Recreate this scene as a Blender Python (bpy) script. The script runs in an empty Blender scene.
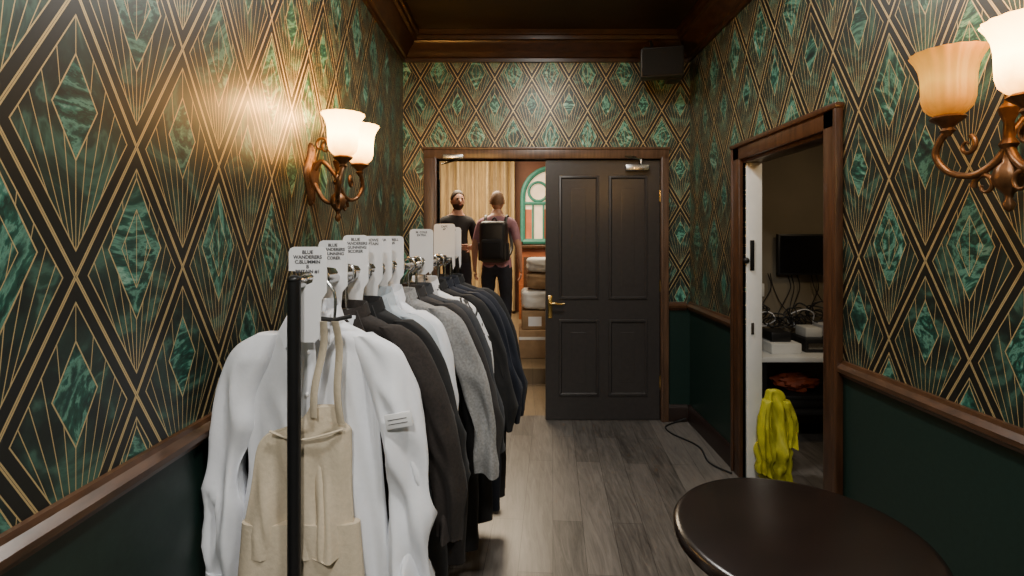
import bpy, math, random
from mathutils import Vector, Matrix, noise
random.seed(7)
R=math.radians
ZC=1.445
WL,WR,YB=-0.89,1.35,4.0
CEIL=3.0

# ---------------------------------------------------------------- node expression helper
class E:
    def __init__(s,nt,sock): s.nt=nt; s.s=sock
    def _m(s,op,*a):
        n=s.nt.nodes.new('ShaderNodeMath'); n.operation=op
        for i,x in enumerate((s,)+a):
            if isinstance(x,E): s.nt.links.new(x.s,n.inputs[i])
            else: n.inputs[i].default_value=x
        return E(s.nt,n.outputs[0])
    def __add__(s,o): return s._m('ADD',o)
    def __sub__(s,o): return s._m('SUBTRACT',o)
    def __mul__(s,o): return s._m('MULTIPLY',o)
    def __truediv__(s,o): return s._m('DIVIDE',o)
    def lt(s,o): return s._m('LESS_THAN',o)
    def gt(s,o): return s._m('GREATER_THAN',o)
    def abs(s): return s._m('ABSOLUTE')
    def frac(s): return s._m('FRACT')
    def floor(s): return s._m('FLOOR')
    def max(s,o): return s._m('MAXIMUM',o)
    def min(s,o): return s._m('MINIMUM',o)

def newmat(name):
    m=bpy.data.materials.new(name); m.use_nodes=True
    nt=m.node_tree; b=nt.nodes['Principled BSDF']
    return m,nt,b
def ramp(nt,fac,stops):
    n=nt.nodes.new('ShaderNodeValToRGB'); el=n.color_ramp.elements
    while len(el)<len(stops): el.new(0.5)
    for e,(p,c) in zip(el,stops): e.position=p; e.color=(*c,1)
    nt.links.new(fac,n.inputs[0]); return n.outputs[0]
def mixc(nt,f,a,b):
    n=nt.nodes.new('ShaderNodeMix'); n.data_type='RGBA'
    for i,x in ((0,f),(6,a),(7,b)):
        if isinstance(x,E): x=x.s
        if isinstance(x,(int,float)): n.inputs[i].default_value=x
        elif isinstance(x,tuple): n.inputs[i].default_value=(*x,1)
        else: nt.links.new(x,n.inputs[i])
    return n.outputs[2]
def coords(nt,scale=(1,1,1),rot=(0,0,0)):
    t=nt.nodes.new('ShaderNodeTexCoord'); mp=nt.nodes.new('ShaderNodeMapping')
    mp.inputs['Scale'].default_value=scale; mp.inputs['Rotation'].default_value=rot
    nt.links.new(t.outputs['Object'],mp.inputs[0]); return mp.outputs[0]
def noisetex(nt,vec,scale,detail=4,dist=0,rough=.5):
    n=nt.nodes.new('ShaderNodeTexNoise'); n.inputs['Scale'].default_value=scale
    n.inputs['Detail'].default_value=detail; n.inputs['Distortion'].default_value=dist
    n.inputs['Roughness'].default_value=rough
    nt.links.new(vec,n.inputs['Vector']); return n.outputs[0]
def bump(nt,b,h,strength=.2,dist=.01):
    n=nt.nodes.new('ShaderNodeBump'); n.inputs['Strength'].default_value=strength; n.inputs['Distance'].default_value=dist
    nt.links.new(h,n.inputs['Height']); nt.links.new(n.outputs[0],b.inputs['Normal'])
def simple(name,col,rough=.5,metal=0,var=.15,scale=20,bmp=.1,stretch=(1,1,1),emit=None,estr=0,spec=None,sheen=0,trans=0):
    m,nt,b=newmat(name)
    v=coords(nt,stretch); f=noisetex(nt,v,scale,5)
    lo=tuple(c*(1-var) for c in col); hi=tuple(min(1,c*(1+var)) for c in col)
    nt.links.new(ramp(nt,f,[(.3,lo),(.7,hi)]),b.inputs['Base Color'])
    b.inputs['Roughness'].default_value=rough; b.inputs['Metallic'].default_value=metal
    if spec is not None: b.inputs['Specular IOR Level'].default_value=spec
    if bmp: bump(nt,b,f,bmp,.004)
    if sheen: b.inputs['Sheen Weight'].default_value=sheen
    if emit: b.inputs['Emission Color'].default_value=(*emit,1); b.inputs['Emission Strength'].default_value=estr
    return m

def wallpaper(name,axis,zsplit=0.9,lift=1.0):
    m,nt,b=newmat(name)
    t=nt.nodes.new('ShaderNodeTexCoord'); sp=nt.nodes.new('ShaderNodeSeparateXYZ')
    nt.links.new(t.outputs['Object'],sp.inputs[0])
    u=E(nt,sp.outputs[axis]); v=E(nt,sp.outputs[2])
    W,H=(.33,.58) if axis else (.29,.50)
    p=u/W+(.37 if axis else .1); q=v/H+.15
    a=p+q; bb=p-q
    ac=a.frac()-.5; bc=bb.frac()-.5
    lx=(ac+bc)*.5; ly=(ac-bc)*.5
    d=ac.abs().max(bc.abs())
    par=((a.floor()+bb.floor())*.5).frac().gt(.25)     # alternate rows
    d2=lx.abs()*1.15+(ly-.09).abs()
    size=par*.10+.185
    marb=d2.lt(size)
    kite=(d2-size).abs().lt(.0055)
    kite2=(d2-size*.55).abs().lt(.0035)*(par)
    bord=(d-.493).abs().lt(.0055)
    bord2=(d-.410).abs().lt(.0045)
    hh=(ly+.5)
    ang=lx/(hh+.001)
    ray=((ang*6+.5).frac()-.5).abs()*hh/6
    rays=ray.lt(.0027)*d.lt(.410)*(marb*-1+1)
    h2=(ly-.09+size)
    ray2=(((lx/(h2+.001))*3+.5).frac()-.5).abs()*h2/3
    rays2=ray2.lt(.0021)*d2.lt(size*.55)*par
    gold=bord.max(bord2).max(kite).max(rays).max(kite2).max(rays2)
    v3=coords(nt,(1,1,1.0))
    n1=noisetex(nt,v3,2.6,9,3.8,.62)
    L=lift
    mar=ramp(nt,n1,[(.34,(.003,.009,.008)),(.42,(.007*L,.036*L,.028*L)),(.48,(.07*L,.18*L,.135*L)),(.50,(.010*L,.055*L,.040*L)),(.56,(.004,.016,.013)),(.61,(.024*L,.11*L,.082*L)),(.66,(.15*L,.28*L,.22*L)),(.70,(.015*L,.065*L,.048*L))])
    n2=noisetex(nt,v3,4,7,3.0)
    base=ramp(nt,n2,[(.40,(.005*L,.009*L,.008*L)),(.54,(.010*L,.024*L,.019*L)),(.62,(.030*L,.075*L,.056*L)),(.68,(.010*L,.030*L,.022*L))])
    mid=d.lt(.410)
    black=(.006,.007,.006)
    c=mixc(nt,mid,black,base)
    c=mixc(nt,marb*mid,c,mar)
    c=mixc(nt,gold,c,(.54,.41,.20))
    top=v.gt(zsplit)
    gr=noisetex(nt,v3,60,3)
    green=ramp(nt,gr,[(.3,(.005,.018,.014)),(.7,(.008,.024,.019))])
    c=mixc(nt,top,green,c)
    nt.links.new(c,b.inputs['Base Color'])
    g=gold*top
    nt.links.new((g*.5).s,b.inputs['Metallic'])
    b.inputs['Roughness'].default_value=.42
    bump(nt,b,gr,.08,.002)
    return m

def woodfloor(name,c1,c2,ang=0,rough=.34):
    m,nt,b=newmat(name)
    v=coords(nt,(1,1,1),(0,0,R(90+ang)))
    br=nt.nodes.new('ShaderNodeTexBrick'); nt.links.new(v,br.inputs['Vector'])
    br.inputs['Scale'].default_value=1; br.inputs['Brick Width'].default_value=1.1; br.inputs['Row Height'].default_value=.15
    br.inputs['Mortar Size'].default_value=.0012; br.inputs['Color1'].default_value=(0,0,0,1); br.inputs['Color2'].default_value=(1,1,1,1)
    br.inputs['Mortar'].default_value=(.5,.5,.5,1); br.offset=.37
    v2=coords(nt,(22,2.0,1)); g=noisetex(nt,v2,1.4,9,1.5,.7)
    big=noisetex(nt,coords(nt,(3,1,1)),1.5,3)
    f=E(nt,br.outputs[0])*.20+E(nt,g)*1.0+E(nt,big)*.3-.28
    c=ramp(nt,f.s,[(.2,c1),(.8,c2)])
    c=mixc(nt,E(nt,br.outputs[1]),c,tuple(x*.4 for x in c1))
    nt.links.new(c,b.inputs['Base Color']); b.inputs['Roughness'].default_value=rough
    bump(nt,b,g,.12,.002); return m

M={}
M['paperX']=wallpaper('wallpaper_back',0,lift=2.3); M['paperY']=wallpaper('wallpaper_side',1,lift=1.2)  # back paper's higher lift paints its sheen under the light into the colours
M['floor']=woodfloor('grey_laminate',(.034,.030,.027),(.19,.170,.152),4)
M['floor2']=woodfloor('tan_floor',(.12,.085,.05),(.22,.16,.09))
M['wood']=simple('stained_wood',(.056,.024,.011),.30,0,.4,6,.08,(8,8,1))
M['woodx']=simple('stained_wood_rail',(.062,.028,.013),.3,0,.4,6,.08,(2,2,8))
M['frame']=simple('walnut_frame',(.095,.052,.031),.35,0,.35,6,.08,(8,8,.8))
M['corn']=simple('cornice_wood',(.030,.013,.006),.30,0,.4,6,.08,(2,2,8))
M['ceil']=simple('dark_ceiling',(.015,.009,.005),.5,0,.2,4,.05)
M['blackdoor']=simple('charcoal_door_paint',(.036,.032,.031),.30,0,.12,30,.06)
M['base']=simple('dark_skirting',(.018,.010,.008),.4)
M['white']=simple('white_gloss',(.72,.72,.70),.4,0,.04,10,.02)
M['cream']=simple('beige_wall_paint',(.20,.165,.115),.8,0,.1,3,.05)
M['sideceil']=simple('side_room_ceiling',(.33,.26,.18),.8,0,.08,3,.02)
M['black']=simple('black_metal',(.010,.010,.011),.38,.2,.1,40,.02)
M['blackp']=simple('black_plastic',(.012,.012,.013),.45,0,.1,60,.04)
M['chrome']=simple('brushed_steel',(.6,.6,.6),.25,1,.05,40,.02)
M['brass']=simple('polished_brass',(.78,.52,.18),.25,1,.1,30,.03)
M['bronze']=simple('antique_bronze',(.15,.070,.028),.40,.7,.4,35,.25)
M['bulb']=simple('lamp_bulb',(1,.9,.7),.5,0,0,1,0,emit=(1,.70,.28),estr=80)
M['card']=simple('white_card',(.80,.80,.82),.5,0,.03,12,.02)
M['ink']=simple('marker_ink',(.05,.05,.06),.6,0,.05,10,0)
M['tabletop']=simple('ebonised_tabletop',(.010,.006,.005),.25,0,.2,8,.03)
def shade_mat(name,lo,hi,s0,s1,basec):
    """frosted glass lit from a bulb inside: brighter toward the middle / rim of the bell"""
    m,nt,b=newmat(name)
    t=nt.nodes.new('ShaderNodeTexCoord'); sp=nt.nodes.new('ShaderNodeSeparateXYZ'); nt.links.new(t.outputs['Object'],sp.inputs[0])
    z=(E(nt,sp.outputs[2])-.14)/.172
    f=noisetex(nt,coords(nt),26,3)
    zz=z+E(nt,f)*.2-.1
    c=ramp(nt,zz.s,[(.0,lo),(.55,hi),(1.0,tuple((x+y)/2 for x,y in zip(lo,hi)))])
    nt.links.new(c,b.inputs['Emission Color'])
    st=E(nt,ramp(nt,zz.s,[(.0,(s0/s1,)*3),(.5,(1,)*3),(1.0,((s0+s1)/2/s1,)*3)]))*s1
    nt.links.new(st.s,b.inputs['Emission Strength'])
    b.inputs['Base Color'].default_value=(*basec,1); b.inputs['Roughness'].default_value=.35
    b.inputs['Specular IOR Level'].default_value=.25
    return m
M['shadeW']=shade_mat('frosted_glass_bright',(1,.38,.05),(1,.62,.20),5,24,(.4,.25,.08))
M['shadeA']=shade_mat('amber_glass',(.8,.24,.015),(1,.47,.06),.45,1.5,(.16,.065,.008))

# ---------------------------------------------------------------- mesh builder
def crom(pts,n=6):
    P=[Vector(p) for p in pts]; out=[]
    for i in range(len(P)-1):
        p0=P[max(i-1,0)];p1=P[i];p2=P[i+1];p3=P[min(i+2,len(P)-1)]
        for k in range(n):
            t=k/n
            out.append(.5*((2*p1)+(-p0+p2)*t+(2*p0-5*p1+4*p2-p3)*t*t+(-p0+3*p1-3*p2+p3)*t**3))
    out.append(P[-1]); return out
class MB:
    def __init__(s): s.v=[];s.f=[];s.m=[];s.mats=[]
    def mi(s,mat):
        if isinstance(mat,str): mat=M[mat]
        if mat not in s.mats: s.mats.append(mat)
        return s.mats.index(mat)
    def add(s,vs,fs,mat):
        o=len(s.v); i=s.mi(mat); s.v+= [tuple(v) for v in vs]
        for f in fs: s.f.append([o+k for k in f]); s.m.append(i)
    def box(s,a,b,mat,mtx=None):
        x0,y0,z0=a;x1,y1,z1=b
        vs=[Vector((x,y,z)) for z in (z0,z1) for y in (y0,y1) for x in (x0,x1)]
        if mtx: vs=[mtx@v for v in vs]
        s.add(vs,[(0,2,3,1),(4,5,7,6),(0,1,5,4),(2,6,7,3),(0,4,6,2),(1,3,7,5)],mat)
    def bbox(s,a,b,mat,bev=.01,mtx=None,seg=2):
        import bmesh
        bm=bmesh.new(); bmesh.ops.create_cube(bm,size=1)
        for v in bm.verts: v.co=Vector([(a[i]+b[i])/2+v.co[i]*(b[i]-a[i]) for i in range(3)])
        bmesh.ops.bevel(bm,geom=bm.edges[:],offset=bev,segments=seg,affect='EDGES',profile=.5)
        bm.verts.index_update()
        vs=[(mtx@v.co if mtx else v.co.copy()) for v in bm.verts]
        s.add(vs,[[v.index for v in f.verts] for f in bm.faces],mat); bm.free()
    def loft(s,rings,mat,cap=True,closed=True):
        n=len(rings[0]); vs=[v for r in rings for v in r]; fs=[]
        for i in range(len(rings)-1):
            for j in range(n if closed else n-1):
                k=(j+1)%n; fs.append((i*n+j,i*n+k,(i+1)*n+k,(i+1)*n+j))
        if cap and closed:
            fs.append(tuple(range(n-1,-1,-1))); b=(len(rings)-1)*n; fs.append(tuple(b+j for j in range(n)))
        s.add(vs,fs,mat)
    def tube(s,pts,r,mat,seg=10,smooth=0,flat=1):
        if smooth:
            if isinstance(r,(list,tuple)):
                rr=crom([(x,0,0) for x in r],smooth); r=[q.x for q in rr]
            pts=crom(pts,smooth)
        P=[Vector(p) for p in pts]; n=len(P)
        if not isinstance(r,(list,tuple)): r=[r]*n
        rings=[]; up=None
        for i in range(n):
            t=(P[min(i+1,n-1)]-P[max(i-1,0)]).normalized()
            if up is None: up=Vector((0,0,1)) if abs(t.z)<.9 else Vector((0,1,0))
            side=t.cross(up).normalized(); up=side.cross(t).normalized()
            rings.append([P[i]+r[i]*(math.cos(q)*side+flat*math.sin(q)*up) for q in [2*math.pi*j/seg for j in range(seg)]])
        s.loft(rings,mat)
    def lathe(s,prof,c,mat,seg=32,flute=0,nfl=0,cap=True,mtx=None):
        c=Vector(c); rings=[]
        for (r,z) in prof:
            ring=[]
            for j in range(seg):
                a=2*math.pi*j/seg; rr=r*(1+flute*math.cos(nfl*a))
                v=Vector((rr*math.cos(a),rr*math.sin(a),z))
                if mtx: v=mtx@v
                ring.append(c+v)
            rings.append(ring)
        s.loft(rings,mat,cap)
    def ball(s,c,rad,mat,mtx=None,su=20,sv=12,fn=None):
        c=Vector(c); rings=[]
        for i in range(sv+1):
            th=math.pi*i/sv; th=min(max(th,.02),math.pi-.02); ring=[]
            for j in range(su):
                a=2*math.pi*j/su
                v=Vector((math.sin(th)*math.cos(a),math.sin(th)*math.sin(a),math.cos(th)))
                k=fn(v) if fn else 1
                v=Vector((v.x*rad[0]*k,v.y*rad[1]*k,v.z*rad[2]*k))
                if mtx: v=mtx@v
                ring.append(c+v)
            rings.append(ring)
        s.loft(rings,mat)
    def obj(s,name,parent=None,smooth=True,origin=True,angle=40,xf=None):
        me=bpy.data.meshes.new(name)
        vs=[Vector(v) for v in s.v]
        if xf: vs=[xf@v for v in vs]
        c=Vector((0,0,0))
        if origin and parent is None:
            mn=Vector([min(v[i] for v in vs) for i in range(3)]);mx=Vector([max(v[i] for v in vs) for i in range(3)])
            c=Vector(((mn.x+mx.x)/2,(mn.y+mx.y)/2,mn.z))
        me.from_pydata([v-c for v in vs],[],s.f)
        for m in s.mats: me.materials.append(m)
        me.polygons.foreach_set('material_index',s.m)
        import bmesh
        bm=bmesh.new(); bm.from_mesh(me); bmesh.ops.recalc_face_normals(bm,faces=bm.faces); bm.to_mesh(me); bm.free()
        if smooth:
            me.polygons.foreach_set('use_smooth',[True]*len(me.polygons)); me.set_sharp_from_angle(angle=R(angle))
        o=bpy.data.objects.new(name,me); o.location=c; bpy.context.scene.collection.objects.link(o)
        if parent: o.parent=parent
        return o
def empty(name,loc=(0,0,0)):
    e=bpy.data.objects.new(name,None); e.location=loc; e.empty_display_size=.1
    bpy.context.scene.collection.objects.link(e); return e

# ---------------------------------------------------------------- room shell
def quick(name,a,b,mat,**k):
    mb=MB(); mb.box(a,b,mat); return mb.obj(name,smooth=False,origin=False)
YF=-2.0
quick('floor',(WL-.1,YF,-.08),(WR+.1,YB+.12,0),'floor')
quick('ceiling',(WL-.1,YF,CEIL),(WR+.1,YB+.12,CEIL+.1),'ceil')
quick('wall_left',(WL-.1,YF,0),(WL,YB+.12,CEIL),'paperY')
quick('wall_front',(WL,YF-.1,0),(WR,YF,CEIL),'paperX')
DY0,DY1,DZ=2.22,3.06,1.90
mb=MB()
for a,b in (((WR,YF,0),(WR+.11,DY0,CEIL)),((WR,DY1,0),(WR+.11,YB+.12,CEIL)),((WR,DY0,DZ),(WR+.11,DY1,CEIL))): mb.box(a,b,'paperY')
mb.obj('wall_right',smooth=False,origin=False)
OX0,OX1,OZ=-.625,1.12,2.045
mb=MB()
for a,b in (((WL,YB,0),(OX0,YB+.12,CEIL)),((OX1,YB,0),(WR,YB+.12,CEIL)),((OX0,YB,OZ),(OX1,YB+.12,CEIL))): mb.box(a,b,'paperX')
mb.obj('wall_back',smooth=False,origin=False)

def extrude(name,prof,p0,p1,nrm,mat,mb=None):
    own=mb is None; mb=mb or MB(); n=Vector(nrm)
    r=[[Vector(p)+n*d+Vector((0,0,z)) for d,z in prof] for p in (p0,p1)]
    mb.loft(r,mat)
    if own: return mb.obj(name,angle=25,origin=False)
corn=[(0,2.80),(.018,2.80),(.022,2.825),(.035,2.83),(.05,2.85),(.07,2.885),(.10,2.91),(.11,2.93),(.13,2.935),(.135,2.96),(.15,2.965),(.155,3.0),(0,3.0)]
extrude('trim_1',corn,(WL,YF,0),(WL,YB,0),(1,0,0),'corn')
extrude('trim_2',corn,(WR,YF,0),(WR,YB,0),(-1,0,0),'corn')
extrude('trim_3',corn,(WL,YB,0),(WR,YB,0),(0,-1,0),'corn')
rail=[(0,.865),(.012,.867),(.016,.88),(.028,.886),(.03,.902),(.022,.91),(.014,.918),(.01,.93),(0,.932)]
extrude('trim_4',rail,(WL,YF,0),(WL,YB,0),(1,0,0),'woodx')
mb=MB()
extrude('',rail,(WR,YF,0),(WR,DY0-.1,0),(-1,0,0),'woodx',mb); extrude('',rail,(WR,DY1+.1,0),(WR,YB,0),(-1,0,0),'woodx',mb)
mb.obj('trim_5',angle=25,origin=False)
mb=MB()
extrude('',rail,(WL+.03,YB,0),(OX0-.1,YB,0),(0,-1,0),'woodx',mb); extrude('',rail,(OX1+.06,YB,0),(WR-.03,YB,0),(0,-1,0),'woodx',mb)
mb.obj('trim_6',angle=25,origin=False)
sk=[(0,0),(.02,0),(.02,.10),(.014,.115),(.008,.13),(0,.13)]
extrude('baseboard_left',sk,(WL,YF,0),(WL,YB,0),(1,0,0),'base')
mb=MB()
extrude('',sk,(WR,YF,0),(WR,DY0-.1,0),(-1,0,0),'base',mb); extrude('',sk,(WR,DY1+.1,0),(WR,YB,0),(-1,0,0),'base',mb)
mb.obj('baseboard_right',angle=25,origin=False)
mb=MB()
extrude('',sk,(WL+.02,YB,0),(OX0-.1,YB,0),(0,-1,0),'base',mb); extrude('',sk,(OX1+.06,YB,0),(WR-.02,YB,0),(0,-1,0),'base',mb)
mb.obj('baseboard_back',angle=25,origin=False)

mb=MB()
def casing_v(x0,x1,z1):
    mb.bbox((x0,YB-.028,0),(x1,YB+.125,z1),'frame',.006)
casing_v(OX0-.10,OX0,2.13); casing_v(OX1,OX1+.06,2.13)
mb.bbox((OX0-.02,YB-.036,0),(OX0-.005,YB,2.06),'frame',.004); mb.bbox((OX1+.005,YB-.036,0),(OX1+.018,YB,2.06),'frame',.004)
mb.bbox((OX0-.10,YB-.029,OZ),(OX1+.06,YB+.125,2.13),'frame',.006)
mb.bbox((OX0-.11,YB-.036,2.115),(OX1+.07,YB,2.135),'frame',.004)
mb.obj('trim_7',origin=False)
mb=MB()
mb.bbox((WR-.025,DY1,0),(WR+.02,DY1+.10,DZ+.1),'wood',.006)
mb.bbox((WR-.034,DY1+.08,0),(WR,DY1+.105,DZ+.1),'wood',.006)
mb.bbox((WR-.025,DY0-.10,0),(WR+.02,DY0,DZ+.1),'wood',.006)
mb.bbox((WR-.034,DY0-.105,0),(WR,DY0-.08,DZ+.1),'wood',.006)
mb.bbox((WR-.025,DY0-.10,DZ),(WR+.02,DY1+.10,DZ+.09),'wood',.006)
mb.bbox((WR-.038,DY0-.11,DZ+.075),(WR,DY1+.11,DZ+.10),'wood',.006)
mb.bbox((WR+.0,DY0-.005,0),(WR+.11,DY0+.02,DZ),'wood',.004)
mb.bbox((WR+.0,DY0,DZ-.02),(WR+.11,DY1,DZ+.005),'wood',.004)
mb.obj('trim_8',origin=False)

# ---------------------------------------------------------------- doors
def panel_door(name,w,h,hinge,ang,mat,panels,t=.045,flip=1):
    root=empty(name,hinge); root.rotation_euler=(0,0,ang)
    mb=MB()
    xs=sorted(set([0,w]+[p[0] for p in panels]+[p[1] for p in panels]))
    zs=sorted(set([0,h]+[p[2] for p in panels]+[p[3] for p in panels]))
    for i in range(len(xs)-1):
        for j in range(len(zs)-1):
            cx=(xs[i]+xs[i+1])/2; cz=(zs[j]+zs[j+1])/2
            if any(p[0]<cx<p[1] and p[2]<cz<p[3] for p in panels): continue
            mb.box((xs[i],0,zs[j]),(xs[i+1],t,zs[j+1]),mat)
    for x0,x1,z0,z1 in panels:
        for s_ in (0,1):
            def Y(d): return d if s_==0 else t-d
            rings=[]
            for ins,d in ((-.022,.0),(-.018,-.010),(-.006,-.012),(.002,-.004),(.012,.016),(.022,.019),(.034,.019),(.075,.002),(.082,-.001)):
                rings.append([Vector((x0+ins,Y(d),z0+ins)),Vector((x1-ins,Y(d),z0+ins)),Vector((x1-ins,Y(d),z1-ins)),Vector((x0+ins,Y(d),z1-ins))])
            mb.loft(rings,mat)
    mb.obj('leaf',parent=root,angle=20)
    return root
w=.893; hh=2.03
pn=[(.125,.395,.21,.765),(.515,.775,.21,.765),(.125,.395,.965,1.89),(.515,.775,.965,1.89)]
d1=panel_door('door_1',w,hh,(.224,YB+.01,.006),0,'blackdoor',pn)
def lever(root,x,z,sgn=1,y=0):
    mb=MB()
    mb.bbox((x-.018,y-.008,z-.09),(x+.018,y,z+.09),'brass',.004)
    mb.tube([(x,y,z+.03),(x,y-.045,z+.03)],.009,'brass',12)
    mb.tube([(x,y-.045,z+.03),(x+.03*sgn,y-.05,z+.033),(x+.075*sgn,y-.048,z+.026),(x+.11*sgn,y-.045,z+.032)],[.010,.009,.008,.007],'brass',12,smooth=5)
    mb.obj('lever_handle',parent=root)
lever(d1,.035,.885,1)
mb=MB()
for z in (.3,1.05,1.75): mb.tube([(w+.002,-.008,z-.045),(w+.002,-.008,z+.045)],.007,'brass',10)
mb.obj('hinges',parent=d1)
mb=MB()
mb.bbox((.62,-.05,1.945),(.80,-.002,1.995),'chrome',.006)
mb.tube([(.74,-.03,2.0),(.74,-.03,2.035)],.01,'chrome'); mb.tube([(.74,-.03,2.035),(.60,-.11,2.045),(.72,-.02,2.055)],.007,'chrome')
mb.obj('door_closer',parent=d1)
d2=panel_door('door_2',.84,hh,(OX0+.0,YB+.13,.006),R(101),'blackdoor',[(.125,.365,.21,.765),(.48,.72,.21,.765),(.125,.365,.965,1.89),(.48,.72,.965,1.89)])
lever(d2,.80,.885,-1)
mb=MB(); mb.bbox((OX0+.05,YB-.05,OZ-.002),(OX0+.21,YB-.036+.02,OZ+.032),'chrome',.005)
mb.tube([(OX0+.18,YB-.04,OZ+.0),(OX0+.10,YB+.06,OZ-.012),(OX0+.02,YB+.13,OZ-.02)],.006,'chrome')
mb.obj('door_closer')
mb=MB(); mb.bbox((WR+.018,DY1-.016,0),(WR+.108,DY1+.002,DZ),'white',.003)
mb.bbox((WR+.035,DY1-.022,1.24),(WR+.06,DY1-.012,1.42),'black',.002)
mb.ball((WR+.012,DY1-.02,1.30),(.018,.018,.018),'black')
mb.bbox((WR+.04,DY1-.021,.86),(WR+.058,DY1-.012,.93),'chrome',.002)
mb.obj('trim_9',origin=False)

# ---------------------------------------------------------------- side room
SX=3.3
quick('floor.001',(WR+.11,1.2,-.08),(SX,4.12,0),'floor')
quick('ceiling.001',(WR+.11,1.2,2.5),(SX,4.12,2.6),'sideceil')
quick('wall_side_room_back',(WR+.11,3.95,0),(SX,4.12,2.5),'cream')
quick('wall_side_room_right',(SX,1.2,0),(SX+.1,4.12,2.5),'cream')
quick('wall_side_room_front',(WR+.11,1.1,0),(SX,1.2,2.5),'cream')
mb=MB()
mb.bbox((1.98,3.88,1.15),(2.48,3.92,1.46),'blackp',.006); mb.box((1.995,3.877,1.165),(2.465,3.882,1.445),simple('tv_glass',(.006,.006,.008),.12))
mb.box((2.15,3.91,1.22),(2.30,3.95,1.40),'black'); mb.obj('wall_television')
mb=MB()
mb.bbox((1.62,3.42,.60),(3.0,3.93,.635),'white',.004)
for x in (1.66,2.96):
    for y in (3.46,3.88): mb.box((x-.02,y-.02,0),(x+.02,y+.02,.60),'black')
mb.bbox((1.64,3.5,.22),(2.98,3.92,.245),'blackp',.004)
mb.obj('equipment_desk')
mb=MB()
mb.bbox((1.74,3.50,.635),(1.95,3.75,.71),'white',.01); mb.bbox((2.0,3.55,.635),(2.2,3.8,.73),'blackp',.01)
mb.box((2.02,3.548,.66),(2.18,3.551,.70),'chrome')
mb.bbox((2.22,3.6,.635),(2.4,3.85,.80),'card',.01); mb.bbox((1.76,3.54,.71),(1.90,3.70,.78),'blackp',.012)
mb.bbox((2.03,3.60,.73),(2.15,3.74,.80),'white',.01); mb.bbox((1.80,3.93,.98),(1.90,3.95,1.08),'white',.004)
mb.obj('equipment_boxes')
mb=MB()
for i in range(18):   # coiled and drooping leads
    x=random.uniform(1.76,2.35); y=random.uniform(3.80,3.88); r0=random.uniform(.05,.10); z=random.uniform(.80,.92); sq=random.uniform(.5,1)
    pts=[(x+r0*math.cos(a)+random.uniform(-.012,.012),y+.02*math.sin(a*1.7),z+r0*sq*math.sin(a)+random.uniform(-.01,.01)) for a in [i+k*.7 for k in range(14)]]
    mb.tube(pts,.0045,'card' if i in (3,9) else 'blackp',6,smooth=3)
for i in range(7):
    x=random.uniform(1.85,2.3); x2=x+random.uniform(-.18,.18)
    mb.tube([(x,3.93,1.16),(x+.02,3.92,1.05),((x+x2)/2,3.90,.92),(x2,3.87,.84),(x2+.03,3.80,.80)],.004,'blackp',6,smooth=5)
mb.obj('tangled_cables')
M['hivis']=simple('hi_vis_yellow',(.36,.34,.015),.7,0,.3,10,.2)
M['orange']=simple('red_fabric',(.25,.045,.012),.7,0,.3,12,.2)
mb=MB()
mb.bbox((1.80,3.55,.245),(2.25,3.88,.33),'blackp',.02); mb.bbox((1.79,3.54,.31),(2.26,3.89,.34),'blackp',.01); mb.obj('storage_crate')
mb=MB()
mb.ball((2.0,3.68,.40),(.15,.10,.06),'orange',su=30,sv=18,fn=lambda v:1+.35*noise.noise(v*3)); mb.obj('red_cloth_bag')

def loft_cloth(mb,prof,c,mat,N=56,lv=34,amp=.012,kf=9,seed=0,ex=2.4,freq=9,vs=2.0,slack=1,cap=True,crease=.8):
    P=crom([Vector((p[0],p[1],p[2])) for p in prof],7); Q=crom([Vector((p[3],p[4],0)) for p in prof],7)
    rings=[]; z0=P[0].x; z1=P[-1].x
    for i,(a,b) in enumerate(zip(P,Q)):
        t=(z0-a.x)/(z0-z1); ring=[]
        for j in range(N):
            th=2*math.pi*j/N; cs,sn=math.cos(th),math.sin(th)
            x=math.copysign(abs(cs)**(2/ex),cs)*a.z; y=math.copysign(abs(sn)**(2/ex),sn)*b.y
            f=noise.noise(Vector((x*freq+seed*3.1,y*freq*1.3+seed,a.x*vs)))+.5*noise.noise(Vector((x*freq*2.3+seed,y*freq*2+5,a.x*vs*3+seed)))
            rg=.35-abs(noise.noise(Vector((x*freq*1.3+seed*1.7+a.x*3,y*freq+seed,a.x*vs*1.2+9)))*2)
            f+=rg*crease
            k=amp*(.35+.9*t)*f
            k2=amp*.6*t*math.sin(kf*th+seed+2*t)
            ring.append(Vector((c[0]+a.y+x+cs*k*.6,c[1]+b.x+y+sn*(k+k2)*1.6+ (k*.5),c[2]+a.x+(.012*noise.noise(Vector((x*9,y*9,seed))) if i>len(P)-3 else 0))))
        rings.append(ring)
    mb.loft(rings,mat,cap); return rings

mb=MB()
JX=1.49
loft_cloth(mb,[(.56,0,.015,0,.02),(.54,0,.045,0,.035),(.46,.0,.062,0,.05),(.30,.01,.072,0,.06),(.15,0,.080,0,.065),(.02,.01,.075,0,.06)],(JX,2.97,0),'hivis',amp=.045,kf=6,seed=3,freq=14,vs=7)
loft_cloth(mb,[(.50,-.05,.025,-.03,.03),(.36,-.072,.033,-.04,.035),(.18,-.062,.033,-.04,.035),(.08,-.06,.033,-.03,.03)],(JX,2.97,0),'hivis',N=24,amp=.03,seed=8,freq=20,vs=8)
loft_cloth(mb,[(.50,.05,.025,-.03,.03),(.38,.075,.033,-.04,.035),(.25,.065,.033,-.04,.035)],(JX,2.97,0),'hivis',N=24,amp=.03,seed=5,freq=20,vs=8)
mb.obj('high_visibility_jacket',angle=80)

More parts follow.
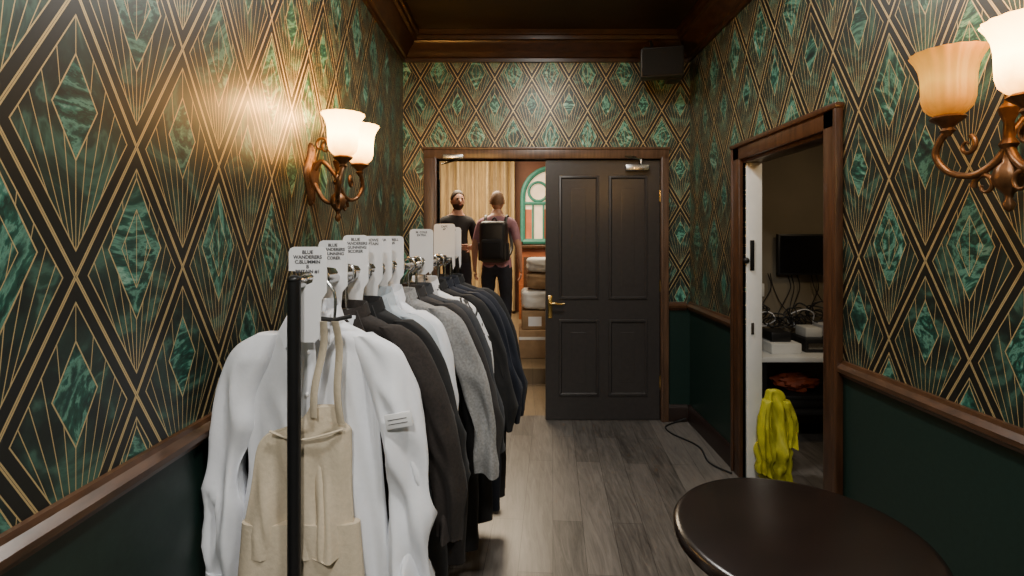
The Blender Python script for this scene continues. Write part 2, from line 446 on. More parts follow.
mb=MB(); mb.tube([(1.30,3.1,.008),(1.22,3.25,.008),(1.24,3.5,.008),(1.13,3.72,.008),(1.12,3.86,.008),(1.22,3.95,.008),(1.31,3.97,.03)],.006,'blackp',8,smooth=8); mb.obj('floor_cable')

# ---------------------------------------------------------------- far room
PZ=.15
FX0,FX1,FY=-2.6,2.8,8.8
quick('floor.002',(FX0,YB+.12,-.08),(FX1,5.0,0),'floor2')
mb=MB(); mb.box((FX0,5.0,-.08),(FX1,FY,PZ),'floor2'); mb.obj('floor_platform',smooth=False,origin=False)
quick('ceiling.002',(FX0,YB+.12,3.1),(FX1,FY,3.2),'sideceil')
M['farwall']=simple('panelled_brown_wall',(.16,.06,.03),.6,0,.2,4,.05)
quick('wall_far_room_back',(FX0,FY,0),(FX1,FY+.1,3.1),'farwall')
quick('wall_far_room_left',(FX0-.1,YB+.12,0),(FX0,FY,3.1),'farwall')
quick('wall_far_room_right',(FX1,YB+.12,0),(FX1+.1,FY,3.1),'farwall')
M['gold']=simple('gold_velvet',(.44,.31,.13),.6,0,.3,5,.1,(4,4,.6),sheen=.2)
mb=MB(); n=260; rows=[]
for zz in (2.95,2.6,1.8,1.0,.2):
    row=[]
    for i in range(n):
        x=-2.3+2.26*i/(n-1); A=.075+.04*(2.95-zz)/2.8
        row.append(Vector((x+.01*math.sin(i*.9+zz),8.60+A*math.sin(i*.36+.9*math.sin(i*.05))+.03*math.sin(i*.17+zz),zz)))
    rows.append(row)
mb.loft(rows,'gold',closed=False)
mb.tube([(-2.35,8.6,2.97),(.0,8.6,2.97)],.02,'brass')
mb.obj('gold_curtain')
M['glassC']=simple('cream_leaded_glass',(.8,.6,.4),.4,0,.3,6,0,emit=(1,.72,.45),estr=.9)
M['glassR']=simple('red_leaded_glass',(.5,.12,.05),.4,0,.3,6,0,emit=(.8,.25,.1),estr=.4)
M['greenf']=simple('green_window_frame',(.06,.28,.22),.5)
mb=MB(); cx,cz,r=.60,2.10,.50; yy=8.74
def arch(rad,b,n=24): return [Vector((cx+rad*math.cos(math.pi*i/n),yy,cz+rad*math.sin(math.pi*i/n))) for i in range(n+1)]
pts=[Vector((cx+r,yy,1.35))]+arch(r,0)+[Vector((cx-r,yy,1.35))]
mb.add(pts,[tuple(range(len(pts)))],'glassC')
mb.tube([p+Vector((0,-.03,0)) for p in pts],.045,'greenf',8)
mb.tube([(cx-r,yy-.03,1.35),(cx+r,yy-.03,1.35)],.05,'greenf',8)
mb.tube([(cx-r,yy-.03,cz-.1),(cx+r,yy-.03,cz-.1)],.03,'greenf',8)
for x in (-.33,-.15,0,.15,.33): mb.tube([(cx+x,yy-.03,1.35),(cx+x,yy-.03,cz-.1)],.018,'greenf',8)
for k in (-1,1):
    mb.tube([Vector((cx+k*.24+.16*math.cos(a),yy-.03,cz+.10+.16*math.sin(a))) for a in [2*math.pi*i/24 for i in range(25)]],.025,'greenf',8)
mb.box((cx-.47,yy-.01,1.36),(cx-.35,yy-.004,1.9),'glassR'); mb.box((cx-.14,yy-.01,1.36),(cx-.02,yy-.004,1.9),'glassR')
mb.obj('window_1')
mb=MB(); mb.bbox((.03,7.95,PZ),(2.2,8.38,1.25),simple('mahogany_bar',(.30,.09,.03),.35,0,.3,5,.05,(1,1,8)),.01)
mb.bbox((.0,7.90,1.25),(2.23,8.42,1.30),'wood',.008)
for i in range(5): mb.bbox((.10+i*.42,7.935,PZ+.12),(.42+i*.42,7.95,1.12),'woodx',.006)
mb.obj('bar_counter')
M['sack']=simple('white_laundry_bag',(.66,.64,.60),.7,0,.12,8,.3)
M['carton']=simple('cardboard',(.30,.19,.10),.85,0,.15,12,.1)
SY=5.62
mb=MB()
mb.bbox((.02,SY-.22,PZ),(.52,SY+.22,PZ+.30),'carton',.012); mb.box((.02,SY-.223,PZ+.20),(.52,SY-.219,PZ+.23),'sack')
mb.bbox((.05,SY-.20,PZ+.302),(.50,SY+.20,PZ+.50),'carton',.012,)
mb.box((.12,SY-.203,PZ+.34),(.26,SY-.199,PZ+.44),'card')
mb.obj('cardboard_cartons')
mb=MB()
for (cxx,z0,z1,wd,mt) in ((.27,PZ+.505,PZ+.72,.23,'sack'),(.31,PZ+.725,PZ+.90,.21,'carton'),(.29,PZ+.905,PZ+1.06,.19,'sack')):
    hz=(z1-z0)/2
    mb.ball((cxx,SY,(z0+z1)/2),(wd*.96,.20,hz*.97),mt,su=40,sv=24,fn=lambda v,z0=z0:(abs(v.x)**7+abs(v.y)**7+abs(v.z)**7)**(-1/7)*(1+.06*noise.noise(v*2.6+Vector((z0*9,0,0)))+.03*noise.noise(v*8)))
mb.obj('stack_of_laundry_bags',angle=80)

# ---------------------------------------------------------------- people
M['skin']=simple('skin',(.50,.27,.19),.5,0,.08,15,.03)
M['hair']=simple('brown_hair',(.03,.018,.012),.6,0,.3,60,.4)
M['hairlight']=simple('cropped_fair_hair',(.20,.115,.07),.6,0,.2,80,.3)
M['tblack']=simple('black_tee',(.010,.010,.013),.85,0,.2,12,.3)
M['tmauve']=simple('mauve_tee',(.34,.18,.23),.85,0,.15,12,.3)
M['jeans']=simple('dark_jeans',(.018,.022,.035),.85,0,.2,20,.3)
M['shoe']=simple('dark_shoes',(.02,.018,.016),.5)
M['eye']=simple('eyes',(.03,.02,.02),.2)
M['lip']=simple('lips',(.35,.12,.10),.5)
def person(name,loc,yaw,H,shirt,hairm,beard=False,bald=False,arms='down',backpack=False):
    s=H/1.80
    root=empty(name,loc); root.rotation_euler=(0,0,yaw)   # faces local -Y
    V={};
    def j(n,x,y,z,rx,ry=None): V[n]=(Vector((x,y,z))*s,(rx*s,(ry or rx)*s))
    j('pel',0,0,.95,.155,.115); j('waist',0,-.005,1.10,.145,.105); j('chest',0,.0,1.28,.165,.12); j('up',0,.01,1.42,.13,.10)
    j('neck',0,.0,1.52,.060); j('head0',0,-.012,1.60,.064)
    E_=[('pel','waist'),('waist','chest'),('chest','up'),('up','neck'),('neck','head0')]
    for k,t in ((-1,'L'),(1,'R')):
        j('hip'+t,k*.095,0,.88,.10,.105); j('kn'+t,k*.11,-.02,.50,.068); j('cf'+t,k*.112,.015,.36,.062); j('an'+t,k*.115,.02,.10,.045); j('toe'+t,k*.13,-.13,.045,.042,.035)
        j('sh'+t,k*.185,.01,1.43,.068)
        if arms=='down' or (arms=='mixed' and k==-1):
            j('el'+t,k*.255,.03,1.15,.045); j('wr'+t,k*.27,-.04,.91,.030,.024); j('pm'+t,k*.272,-.06,.85,.040,.018); hd=Vector((0,-.1,-1))
        else:
            j('el'+t,k*.25,.01,1.16,.045); j('wr'+t,k*.14,-.19,1.10,.030,.024); j('pm'+t,k*.07,-.22,1.11,.040,.018); hd=Vector((-k,-.3,.05))
        E_+=[('pel','hip'+t),('hip'+t,'kn'+t),('kn'+t,'cf'+t),('cf'+t,'an'+t),('an'+t,'toe'+t),('up','sh'+t),('sh'+t,'el'+t),('el'+t,'wr'+t),('wr'+t,'pm'+t)]
        V['hd'+t]=(hd.normalized(),None)
    names=[n for n in V if not n.startswith('hd')]
    me=bpy.data.meshes.new('body'); me.from_pydata([V[n][0] for n in names],[(names.index(a),names.index(b)) for a,b in E_],[])
    o=bpy.data.objects.new('body',me); bpy.context.scene.collection.objects.link(o)
    md=o.modifiers.new('s','SKIN'); md.use_smooth_shade=True
    sv=me.skin_vertices[0].data
    for i,n in enumerate(names): sv[i].radius=V[n][1]; sv[i].use_root=(n=='pel')
    su=o.modifiers.new('ss','SUBSURF'); su.levels=2; su.render_levels=2
    bpy.context.view_layer.update()
    ev=o.evaluated_get(bpy.context.evaluated_depsgraph_get()); m2=bpy.data.meshes.new_from_object(ev)
    bpy.data.objects.remove(o)
    for m in (M['skin'],shirt,M['jeans'],M['shoe']): m2.materials.append(m)
    for p in m2.polygons:
        c=p.center/s; mi=1
        if c.z<.09 : mi=3
        elif c.z<.93 and abs(c.x)<.235: mi=2
        elif c.z>1.495: mi=0
        else:
            if abs(c.x)>.215 and c.z<1.23: mi=0
            if c.y<-.135 and c.z>1.0: mi=0
        p.material_index=mi; p.use_smooth=True
    for v in m2.vertices:
        n=noise.noise(v.co*14)
        if .1*s<v.co.z<1.45*s and abs(v.co.x)<.235*s: v.co+=v.normal*n*.008
    ob=bpy.data.objects.new('body',m2); bpy.context.scene.collection.objects.link(ob); ob.parent=root
    mb=MB(); hc=Vector((0,-.02,1.675))*s
    def hf(v):
        k=1
        if v.z<-.1: k-= .14*abs(v.x)*(-v.z)*1.5
        if v.y<0 and v.z<-.3: k+=.05
        return k
    mb.ball(hc,(.078*s,.098*s,.118*s),'skin',su=36,sv=24,fn=hf)
    mb.tube([hc+Vector((0,-.09,.015))*s,hc+Vector((0,-.113,-.02))*s,hc+Vector((0,-.108,-.032))*s],[.008*s,.013*s,.010*s],'skin',10,smooth=3)
    for k in (-1,1):
        mb.ball(hc+Vector((k*.03,-.086,.012))*s,(.011*s,.008*s,.007*s),'eye',su=10,sv=6)
        mb.ball(hc+Vector((k*.03,-.085,.028))*s,(.018*s,.01*s,.005*s),hairm,su=10,sv=6)
        mb.ball(hc+Vector((k*.079,.005,-.005))*s,(.011*s,.020*s,.032*s),'skin',su=12,sv=8)
    mb.ball(hc+Vector((0,-.092,-.055))*s,(.022*s,.01*s,.007*s),'lip',su=12,sv=6)
    rings=[]
    for i in range(15):
        ring=[]
        for jx in range(36):
            a=2*math.pi*jx/36
            front=max(0,-math.sin(a)); lim=R(100)-R(58)*front**.7+R(12)*max(0,math.sin(a))
            th=.03+lim*i/14
            v=Vector((math.sin(th)*math.cos(a),math.sin(th)*math.sin(a),math.cos(th)))
            e=(.004 if bald else .014)*s*(1-.6*(i/14)**3)+.002*noise.noise(v*20)
            ring.append(hc+Vector((v.x*(.079*s+e),v.y*(.099*s+e),v.z*(.118*s+e))))
        rings.append(ring)
    mb.loft(rings,hairm,cap=True)
    if beard:
        rings=[]
        for i in range(8):
            ring=[]
            for jx in range(22):
                a=-math.pi*(.02+.96*jx/21); th=R(112)+R(52)*i/7
                v=Vector((math.sin(th)*math.cos(a),math.sin(th)*math.sin(a),math.cos(th)))
                ring.append(hc+Vector((v.x*.080*s,v.y*.106*s,v.z*.126*s)))
            rings.append(ring)
        mb.loft(rings,hairm,closed=False)
    for t,k in (('L',-1),('R',1)):
        pm=V['pm'+t][0]; hd=V['hd'+t][0]
        across=Vector((0,1,0)) if abs(hd.z)>.5 else Vector((0,0,1))
        inw=Vector((-k,0,0)) if abs(hd.z)>.5 else Vector((0,1,0))
        for q,L in enumerate((.070,.080,.076,.060)):
            b0=pm+hd*.018*s+across*(q-1.5)*-.019*s
            mb.tube([b0,b0+hd*L*.5*s+inw*.005*s,b0+hd*L*.8*s+inw*.018*s,b0+hd*L*s+inw*.034*s],[.0095*s,.009*s,.008*s,.006*s],'skin',8,smooth=3)
        b0=pm-hd*.015*s-across*.028*s
        mb.tube([b0,b0-across*.022*s+hd*.022*s,b0-across*.028*s+hd*.05*s+inw*.01*s],[.012*s,.010*s,.007*s],'skin',8,smooth=3)
    mb.tube([Vector((.068*math.cos(a),.0+.066*math.sin(a),1.492+.012*math.sin(a)))*s for a in [2*math.pi*i/24 for i in range(25)]],.010*s,shirt,8)
    mb.obj('head_and_hands',parent=root,angle=80)
    if backpack:
        mb=MB()
        mb.bbox((-.155*s,.10*s,.98*s),(.155*s,.29*s,1.44*s),'blackp',.055,seg=4)
        mb.bbox((-.12*s,.26*s,1.02*s),(.12*s,.335*s,1.24*s),'tblack',.03,seg=3)
        mb.tube([(-.08*s,.337*s,1.2*s),(.08*s,.337*s,1.2*s)],.002,'jeans',6)
        mb.tube([(-.03*s,.16*s,1.44*s),(0,.16*s,1.48*s),(.03*s,.16*s,1.44*s)],.009*s,'blackp',8,smooth=4)
        for k in (-1,1):
            mb.tube([Vector((k*.11,.12,1.40))*s,Vector((k*.12,.04,1.505))*s,Vector((k*.12,-.08,1.47))*s,Vector((k*.13,-.135,1.33))*s,Vector((k*.165,-.05,1.13))*s,Vector((k*.14,.11,1.03))*s],.020*s,'blackp',8,smooth=5,flat=.5)
            mb.bbox((k*.15*s-.02,.13*s,1.0*s),(k*.15*s+.02,.25*s,1.2*s),'tblack',.015)
        mb.obj('backpack',parent=root,angle=60)
    return root
person('man_with_backpack',(-.235,6.0,PZ),R(172),1.83,M['tmauve'],M['hairlight'],bald=True,backpack=True)
person('bearded_man',(-.76,6.5,PZ),R(25),1.87,M['tblack'],M['hair'],beard=True,arms='mixed')

# ---------------------------------------------------------------- clothes rail
RY0,RY1=1.29,2.78; SL=.155
def RX(y): return -.56+SL*(y-1.3)
RZ=1.335
mb=MB()
for y in (RY0,RY1):
    x=RX(y)
    mb.tube([(x,y,.07),(x,y,RZ+.0)],.0165,'black',16); mb.ball((x,y,RZ+.0),(.018,.018,.012),'black')
    mb.tube([(x-.24,y,.075),(x+.24,y,.075)],.0165,'black',14)
    for k in (-1,1):
        mb.tube([(x+k*.22,y,.075),(x+k*.22,y,.05)],.008,'chrome',8)
        mb.tube([(x+k*.22-.012,y,.026),(x+k*.22+.012,y,.026)],.026,'blackp',18)
mb.tube([(RX(RY0),RY0+.0,RZ-.012),(RX(RY1),RY1,RZ-.012)],.0125,'chrome',14)
mb.tube([(RX(RY0),RY0,.09),(RX(RY1),RY1,.09)],.0125,'black',14)
mb.obj('clothes_rail')

def cloth(name,col,rough=.85,var=.08,scale=60,bmp=.25,sheen=.15): return simple(name,col,rough,0,var,scale,bmp,sheen=sheen)
C=dict(white=cloth('white_cotton',(.80,.82,.88),.8,.02,60,.2,0),cream=cloth('cream_canvas',(.60,.51,.38),.9,.06,90,.3,0),
 char=cloth('charcoal_wool',(.026,.023,.023),.9,.1,60,.25,.05),black=cloth('black_wool',(.009,.009,.010),.9,.1,60,.25,.03),navy=cloth('navy_wool',(.007,.010,.020),.9,.1,60,.25,.04),
 grey=cloth('grey_marl_wool',(.24,.24,.24),.95,.25,120,.3),blue=cloth('pale_blue_cotton',(.46,.52,.58),.8,.05),
 brown=cloth('dark_brown_tweed',(.020,.015,.013),.9,.3,120,.25,.03),mid=cloth('slate_wool',(.035,.038,.045),.9,.1,60,.25,.05))
m,nt,b=newmat('black_and_white_print'); f=noisetex(nt,coords(nt,(1,1,1)),14,2,1.5)
nt.links.new(ramp(nt,f,[(.56,(.75,.75,.77)),(.58,(.02,.02,.02))]),b.inputs['Base Color']); b.inputs['Roughness'].default_value=.8; C['print']=m

def hanger(mb,y,z,col='blackp'):
    pts=[(0,0,z-.10),(0,0,z-.03),(.02,0,z-.012),(.026,0,z+.010),(.016,0,z+.028),(-.004,0,z+.032),(-.022,0,z+.018)]
    mb.tube(pts,.0055,'chrome',8,smooth=4)
    mb.tube([(-.15,0,z-.190),(-.10,0,z-.150),(0,0,z-.105),(.10,0,z-.150),(.15,0,z-.190)],.010,col,10,smooth=4,flat=.8)
def garment(name,y,mat,sw=.20,length=.72,kind='jacket',seed=1,yaw=0,trous=None,dx=0,inner=None,sleeve=.58,flare=.06,hd=.05,tl=.98,tx=0,amp=.016,slw=.052,samp=1.2,crease=.8):
    mb=MB(); zt=RZ-.115
    prof=[(0,0,.055,0,.036),(-.018,0,.075,0,.040),(-.045,0,sw*.66,0,.040),(-.080,0,sw*.98,0,hd*.8),(-.13,0,sw*1.05,0,hd*.9),(-.28,0,sw*1.0,0,hd*1.0),(-.5,0,sw*1.04,0,hd*1.1),(-length,0,sw*1.13,0,hd*1.25)]
    loft_cloth(mb,prof,(0,0,zt),mat,N=130,amp=amp,kf=7,seed=seed,ex=2.5,crease=crease)
    for k in (-1,1):
        sx=sw*.93
        pr=[(-.045,k*(sx-.05),.035,0,.032),(-.09,k*(sx-.005),slw*1.02,0,.040),(-.20,k*(sx+.030+flare*.3),slw*1.05,.0,.042),(-.36,k*(sx+.050+flare*.7),slw,-.005,.038),(-.50,k*(sx+.058+flare),slw*.95,-.01,.034),(-sleeve-.04,k*(sx+.060+flare),slw*.85,-.012,.030)]
        loft_cloth(mb,pr,(0,-.006,zt),mat,N=56,amp=amp*samp,kf=3,seed=seed*2+k,ex=2.1,freq=11,vs=3.2,crease=crease+.5)
        if kind=='shirt':
            c=(k*(sx+.060+flare),-.016,zt-sleeve-.06)
            r=[]
            for (q,zz) in ((.92,-.03),(1,-.03),(1.02,.0),(1,.03),(.92,.03)):
                r.append([Vector((c[0]+slw*.9*q*math.cos(a),c[1]+.034*q*math.sin(a),c[2]+zz)) for a in [2*math.pi*i/28 for i in range(28)]])
            mb.loft(r,mat)
    n=28
    if kind=='shirt':
        r=[]
        for (rx,ry,zz) in ((.052,.034,-.005),(.052,.033,.030),(.056,.038,.036),(.066,.050,.0),(.070,.054,-.012)):
            r.append([Vector((rx*math.cos(a),ry*math.sin(a),zt+zz+(.012 if math.sin(a)>0 else -.018*(-math.sin(a))))) for a in [2*math.pi*i/n for i in range(n)]])
        mb.loft(r,mat,cap=False)
        for k in (-1,1):
            mb.loft([[Vector((k*.010,-.052,zt-.020)),Vector((k*.060,-.045,zt+.018)),Vector((k*.082,-.056,zt-.030)),Vector((k*.058,-.064,zt-.075))],[Vector((k*.010,-.058,zt-.020)),Vector((k*.060,-.051,zt+.018)),Vector((k*.082,-.062,zt-.030)),Vector((k*.058,-.070,zt-.075))]],mat)
    else:
        r=[]
        for (rx,ry,zz) in ((.058,.036,-.01),(.058,.036,.022),(.064,.042,.026),(.075,.052,-.01)):
            r.append([Vector((rx*math.cos(a),ry*math.sin(a),zt+zz-.02*max(0,-math.sin(a)))) for a in [2*math.pi*i/n for i in range(n)]])
        mb.loft(r,mat,cap=False)
        if inner:
            mb.loft([[Vector((-.05,-hd-.006,zt-.01)),Vector((.05,-hd-.006,zt-.01)),Vector((.012,-hd-.022,zt-.30))],[Vector((-.05,-hd-.012,zt-.01)),Vector((.05,-hd-.012,zt-.01)),Vector((.012,-hd-.028,zt-.30))]],inner)
        for k in (-1,1):
            q=[(k*.05,-hd-.002,zt+.005),(k*.085,-hd-.012,zt-.07),(k*.105,-hd-.02,zt-.12),(k*.012,-hd-.036,zt-.33),(k*.02,-hd-.026,zt-.16)]
            mb.loft([[Vector(p) for p in q],[Vector(p)+Vector((0,-.007,0)) for p in q]],mat)
    if trous:
        for k in (-1,1):
            loft_cloth(mb,[(-.45,tx+k*.06,.07,.01,.03),(-.7,tx+k*.075,.085,.01,.035),(-tl,tx+k*.08,.08,.01,.035)],(0,0,zt),trous,N=36,amp=.012,kf=3,seed=seed+9+k)
    hanger(mb,0,RZ-.012)
    xf=Matrix.Translation((RX(y)+dx,y,0))@Matrix.Rotation(yaw-math.atan(SL)*.8,4,'Z')
    return mb,xf

# front white shirt
mb,xf=garment('white_shirt',1.42,C['white'],sw=.198,length=.78,kind='shirt',seed=2,flare=.024,hd=.042,sleeve=.68,dx=-.008,amp=.025,slw=.062,samp=.9,crease=1.4)
zt=RZ-.115
pl=[]
for i in range(26):
    t=i/25; z=zt-.03-.68*t; pl.append((0.0+.006*math.sin(t*9),-.060-.012*t+.006*math.sin(t*14),z))
mb.tube(pl,.017,C['white'],8,flat=.35)
for i in range(6): mb.ball((pl[2+i*4][0],pl[2+i*4][1]-.008,pl[2+i*4][2]),(.006,.003,.006),'card',su=10,sv=6)
T=Matrix.Translation((.255,-.070,zt-.25))@Matrix.Rotation(R(-12),4,'Y')
mb.bbox((-.036,-.003,-.019),(.036,.003,.019),'card',.001,T)
for q in range(2): mb.box((-.028,-.0042,.004-.011*q),(.024,-.003,.0055-.011*q),'ink',T)
mb.bbox((-.012,-.07,zt-.045),(.02,-.064,zt-.02),'ink',.001)
mb.obj('white_shirt',xf=xf,angle=80)

# cream dungarees
mb=MB(); y=1.34; xc=RX(y)
zt2=1.0
prof=[(0.0,.055,.040,0,.012),(-.03,.045,.050,0,.016),(-.055,.03,.085,0,.018),(-.09,.0,.118,0,.020),(-.22,-.01,.135,0,.026),(-.38,-.01,.155,0,.032)]
loft_cloth(mb,prof,(xc,y,zt2),C['cream'],N=96,amp=.020,kf=5,seed=11,ex=2.6,freq=13)
for k in (-1,1):
    loft_cloth(mb,[(-.30,k*.075-.01,.078,0,.026),(-.57,k*.085-.01,.085,0,.033),(-.84,k*.09-.01,.085,0,.035)],(xc,y,zt2),C['cream'],N=36,amp=.014,kf=3,seed=14+k)
def strap(x0,z0,x1,z1,w=.010):
    a=[]
    for i in range(14):
        t=i/13; x=x0+(x1-x0)*t+.004*math.sin(t*7); z=z0+(z1-z0)*t; yy=-.02+.008*math.sin(t*5)
        a.append([Vector((xc+x-w,y+yy,z)),Vector((xc+x+w,y+yy-.004,z)),Vector((xc+x+w,y+yy-.001,z)),Vector((xc+x-w,y+yy+.003,z))])
    mb.loft(a,C['cream'])
strap(.055,1.225,.030,.98); strap(.085,1.225,.100,.965)
mb.tube([(xc-.08,y-.028,.945),(xc,y-.034,.925),(xc+.11,y-.028,.95)],.005,C['cream'],8,smooth=5,flat=.5)
mb.tube([(xc+.075,y-.0,1.215),(xc+.075,y,1.30),(xc+.02,y+.01,1.345),(xc-.02,y+.01,1.335)],.004,'chrome',8,smooth=4)
mb.tube([(xc-.02,y-.0,1.235),(xc+.075,y,1.225),(xc+.12,y,1.235)],.006,'blackp',8)
mb.obj('cream_dungarees',angle=80)

L=[('tweed_jacket',1.56,'brown',.205,.80,.075,'char',0),('black_jacket',1.67,'black',.205,.80,.055,'black',0),('pale_blue_shirt',1.77,'blue',.18,.74,.0,None,0),
('white_shirt',1.86,'white',.18,.70,.0,None,0),('grey_wool_jacket',1.97,'grey',.215,.82,.085,'mid',.03),('charcoal_jacket',2.08,'char',.215,.82,.075,'char',.08),
('slate_suit',2.17,'mid',.21,.78,.07,'black',.10),('printed_shirt',2.27,'print',.20,.62,.04,None,0),('black_jacket',2.37,'black',.22,.82,.075,'black',.12),('navy_jacket',2.47,'navy',.225,.74,.08,'navy',.14),
('navy_overcoat',2.58,'navy',.225,.80,.08,'black',.14),('black_overcoat',2.68,'black',.23,.86,.075,'black',.13)]
for i,(n,y,c,sw,ln,fl,tr,tx) in enumerate(L):
    shirt=c in('white','blue','print')
    mb,xf=garment(n,y,C[c],sw=sw,length=ln,kind='shirt' if shirt else 'jacket',seed=20+i*3,flare=fl,hd=.034,trous=C[tr] if tr else None,yaw=random.uniform(-.05,.08),sleeve=.62 if not shirt else .55,
       inner=C['white'] if c in('brown','char') else None,tl=1.08,dx=.0,tx=tx)
    mb.obj(n,xf=xf,angle=80)

# hanger name cards
words=['BLUE\nWANDERERS\nC.BLUMMIN\nB\nBRITAIN #1','BLUE\nWANDERERS\nE.GUNNING\nSCORER','A. ROWE\nCAPTAIN','EXTRA\n#4','T. BELL\n#5','M. COLE\nEXTRA','CAPT.\n#7','SPARE\n#8']
def card(y,dx,wd,top,low,tw=.5,word='EXTRA',rot=0):
    mb=MB(); h=wd/2
    out=[(-h,RZ+.02),(-h,top-.014),(-h+.004,top-.004),(-h+.014,top),(h-.014,top),(h-.004,top-.004),(h,top-.014),(h,RZ-.035),(h*tw+.006,RZ-.055),(h*tw,low+.012),(h*tw-.012,low),(-h*tw+.012,low),(-h*tw,low+.012),(-h*tw-.006,RZ-.055),(-h,RZ-.035),(-h,RZ-.012),
         (-.006,RZ-.018),(.012,RZ-.010),(.016,RZ+.004),(.008,RZ+.016),(-.006,RZ+.018)]
    n=len(out)
    vs=[Vector((x,-.0015,z)) for x,z in out]+[Vector((x,.0015,z)) for x,z in out]
    mb.add(vs,[tuple(range(n)),tuple(range(2*n-1,n-1,-1))]+[(i,n+i,n+(i+1)%n,(i+1)%n) for i in range(n)],'card')
    root=mb.obj('hanger_name_card',angle=30,origin=False)
    root.location=(RX(y)+dx,y,0); root.rotation_euler=(0,0,rot)
    cu=bpy.data.curves.new('lettering','FONT'); cu.body=word; cu.size=.0125; cu.align_x='CENTER'; cu.extrude=.0002; cu.offset=.0004
    o=bpy.data.objects.new('lettering',cu); bpy.context.scene.collection.objects.link(o); cu.materials.append(M['ink'])
    o.parent=root; o.location=(0,-.0022,top-.018); o.rotation_euler=(R(90),0,0)
card(1.325,.015,.098,1.417,1.17,.62,words[0])
card(1.50,-.01,.088,1.432,1.20,.5,words[1],-.1)
card(1.62,.0,.080,1.448,1.22,.5,words[1],.05)
card(1.72,.005,.080,1.445,1.22,.5,words[2],-.1)
card(1.82,-.005,.078,1.445,1.22,.5,words[3],.1)
card(1.92,.0,.078,1.445,1.22,.5,words[4],0)
card(2.20,.01,.10,1.475,1.28,.6,words[5],.1)
card(2.50,.02,.105,1.505,1.33,.7,words[6],-.1)
card(2.60,.03,.09,1.49,1.33,.7,words[7],.2)

# ---------------------------------------------------------------- round table
mb=MB()
tc=(.69,1.255,0)
mb.lathe([(0.001,.72),(.275,.72),(.288,.717),(.295,.708),(.295,.695),(.285,.686),(.265,.684),(.001,.684)][::-1],tc,'tabletop',96)
mb.lathe([(.03,.06),(.045,.10),(.035,.14),(.028,.3),(.030,.5),(.04,.62),(.06,.66),(.10,.684)],tc,'black',32)
mb.lathe([(.22,0),(.22,.012),(.20,.022),(.08,.035),(.035,.07),(.001,.07)],tc,'black',48)
mb.obj('round_pedestal_table')

# ---------------------------------------------------------------- speaker
mb=MB(); T=Matrix.Translation((1.055,3.74,2.70))@Matrix.Rotation(R(-12),4,'Z')@Matrix.Rotation(R(8),4,'X')
mb.bbox((-.15,-.09,-.10),(.15,.09,.105),'blackp',.012,T)
mb.bbox((-.14,-.098,-.09),(.14,-.085,.095),simple('speaker_grille',(.010,.010,.010),.9,.0,.5,300,.5,spec=.2),.004,T)
mb.tube([(1.0,3.78,2.80),(1.0,3.80,2.86),(1.0,3.83,2.90)],.012,'black'); mb.bbox((.92,3.72,2.79),(1.14,3.78,2.82),'black',.004)
mb.bbox((1.12,3.78,2.60),(1.22,3.90,2.66),'blackp',.01)
mb.tube([(1.15,3.82,2.66),(1.20,3.93,2.74),(1.26,3.98,2.86)],.005,'black',8,smooth=4)
mb.obj('wall_speaker')

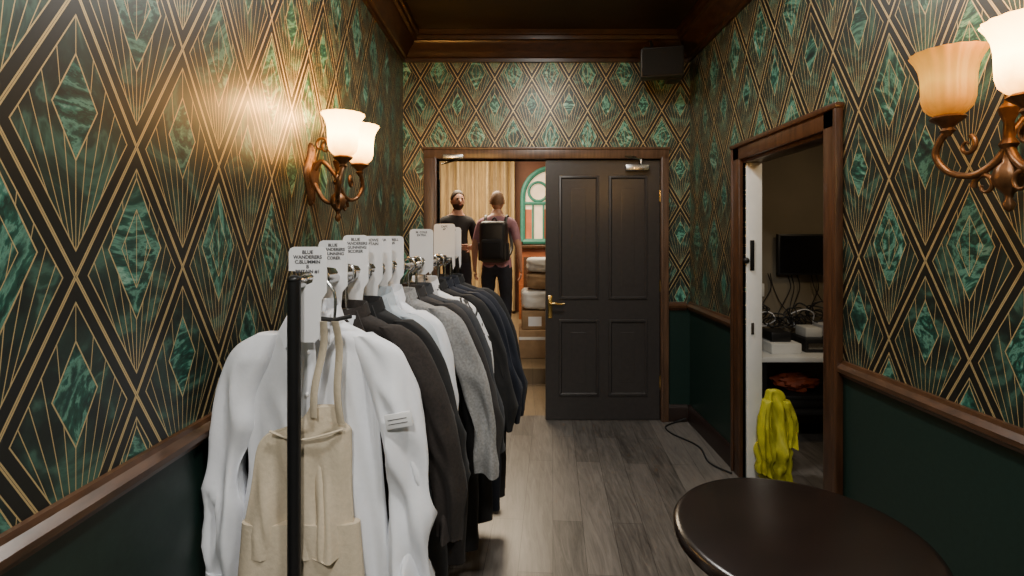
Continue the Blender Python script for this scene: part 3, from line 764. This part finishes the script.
# ---------------------------------------------------------------- sconces
def sconce(name,wx,sg,y0,dz=0,mats=('shadeA','shadeW'),sp=.11,power=6,ss=1):
    root=empty(name,(wx,y0,1.6+dz)); 
    def P(d,u,z): return Vector((sg*d,u,z-1.6))
    mb=MB()
    outl=[]
    N=40
    for (ins,d) in ((0,.0),(0,.008),(.010,.016),(.018,.014),(.026,.022)):
        ring=[]
        for i in range(N):
            a=2*math.pi*i/N; rz=.125*(1+.10*math.cos(4*a))-ins; ru=.055*(1+.18*math.cos(4*a))-ins*.8
            ring.append(P(d,ru*math.sin(a),1.68+rz*math.cos(a)))
        outl.append(ring)
    mb.loft(outl,'bronze')
    col=[(.002,1.475),(.010,1.482),(.014,1.495),(.007,1.508),(.010,1.52),(.026,1.54),(.034,1.56),(.028,1.585),(.014,1.60),(.012,1.63),(.020,1.645),(.012,1.66),(.010,1.70),(.018,1.72),(.022,1.735),(.010,1.75),(.008,1.775),(.014,1.79),(.004,1.812),(.002,1.82)]
    c=P(.12,0,1.6); mb.lathe([(r,z-1.6) for r,z in col],(c.x,c.y,0),'bronze',20,.06,6)
    mb.tube([P(.02,0,1.70),P(.05,0,1.735),P(.09,0,1.70),P(.12,0,1.66)],[.012,.010,.009,.010],'bronze',10,smooth=6)
    mb.tube([P(.02,0,1.64),P(.06,0,1.57),P(.10,0,1.56),P(.12,0,1.60)],[.010,.009,.009,.010],'bronze',10,smooth=6)
    for k,mt in ((-1,mats[0]),(1,mats[1])):
        u=k*sp; d=.18
        mb.tube([P(.12,0,1.64),P(.13,k*.03,1.60),P(.145,k*.075,1.575),P(.165,k*.125,1.59),P(.18,k*.15,1.635),P(.182,k*.135,1.675),P(.18,u,1.70)],[.011,.010,.009,.009,.009,.009,.010],'bronze',10,smooth=7)
        sc=[P(.135,k*(.05+.034*math.cos(i*.55)*(1-i/16)),1.545+.034*math.sin(i*.55)*(1-i/16)) for i in range(13)]
        mb.tube(sc,[.008-.0004*i for i in range(13)],'bronze',8,smooth=3)
        sc=[P(.15,k*(.085+.028*math.cos(2+i*.55)*(1-i/16)),1.655+.028*math.sin(2+i*.55)*(1-i/16)) for i in range(13)]
        mb.tube(sc,[.007-.0003*i for i in range(13)],'bronze',8,smooth=3)
        sc=[P(.06+.03*math.cos(i*.55)*(1-i/16),k*.03,1.80+.035*math.sin(i*.55)*(1-i/16)) for i in range(13)]
        mb.tube(sc,[.007-.0003*i for i in range(13)],'bronze',8,smooth=3)
        c=P(d,u,1.6)
        mb.lathe([(.006,.085),(.012,.095),(.018,.10),(.012,.108),(.020,.118),(.034,.128),(.040,.135),(.036,.140),(.030,.142),(.004,.142)],(c.x,c.y,0),'bronze',24,.05,8)
        sh=MB()
        prof=[(.024,.140),(.040,.148),(.052,.162),(.058,.185),(.059,.215),(.060,.245),(.064,.27),(.073,.292),(.082,.306),(.085,.312),(.082,.312),(.077,.304),(.069,.29),(.060,.27),(.056,.245),(.055,.215),(.053,.185),(.047,.164),(.036,.152),(.022,.146)]
        sh.lathe([(r*ss,.14+(z-.14)*ss) for r,z in prof],(c.x,c.y,0),mt,96,.025,16,cap=False)
        sh.obj('glass_shade',parent=root,angle=80)
        mb.ball((c.x,c.y,.225),(.026,.026,.042),'bulb',su=16,sv=10)
        lt=bpy.data.lights.new('bulb_light','POINT'); lt.energy=power*(1 if mt=='shadeW' else .3); lt.color=(1,.50,.12); lt.shadow_soft_size=.035
        lo=bpy.data.objects.new('bulb_light',lt); bpy.context.scene.collection.objects.link(lo); lo.parent=root; lo.location=(c.x,c.y,.325)
    mb.obj('metalwork',parent=root,angle=50)
    return root
sconce('wall_sconce',WL,1,2.2,.03,('shadeW','shadeW'),.11,26)
sconce('wall_sconce',WR,-1,1.28,.03,('shadeW','shadeA'),.11,20,1.0)

# ---------------------------------------------------------------- ceiling downlights & lights
def area(name,loc,size,power,col,rot=(0,0,0),spread=180):
    lt=bpy.data.lights.new(name,'AREA'); lt.size=size; lt.energy=power; lt.color=col; lt.spread=R(spread)
    o=bpy.data.objects.new(name,lt); o.location=loc; o.rotation_euler=rot; bpy.context.scene.collection.objects.link(o); return o
M['led']=simple('led_panel',(1,1,1),.5,0,0,1,0,emit=(1,.95,.88),estr=4)
for (x,y,p) in ((.25,.5,34),(.25,2.6,36),(-.2,-1.0,70)):
    mb=MB(); mb.lathe([(.001,2.985),(.10,2.985),(.10,2.99),(.12,2.985),(.125,2.999),(.001,2.999)],(x,y,0),'led',32); mb.obj('ceiling_downlight')
    area('downlight_lamp',(x,y,2.975),.22,p,(1,.96,.88))
area('far_room_lamp',(-.6,6.9,3.05),1.4,200,(1,.80,.55)); area('far_room_lamp',(1.0,5.0,3.05),.8,30,(1,.85,.65))
area('side_room_lamp',(2.2,2.6,2.45),.4,8,(1,.78,.5))

w=bpy.data.worlds.new('world'); bpy.context.scene.world=w; w.use_nodes=True
w.node_tree.nodes['Background'].inputs[0].default_value=(.5,.5,.55,1); w.node_tree.nodes['Background'].inputs[1].default_value=.05

# ---------------------------------------------------------------- camera
cam=bpy.data.cameras.new('camera'); cam.lens=18; cam.sensor_width=36; cam.sensor_fit='HORIZONTAL'; cam.clip_start=.02
cam.shift_x=-5/1024; cam.shift_y=-52/1024
co=bpy.data.objects.new('camera',cam); co.location=(0,0,ZC); co.rotation_euler=(R(90),0,0)
bpy.context.scene.collection.objects.link(co); bpy.context.scene.camera=co
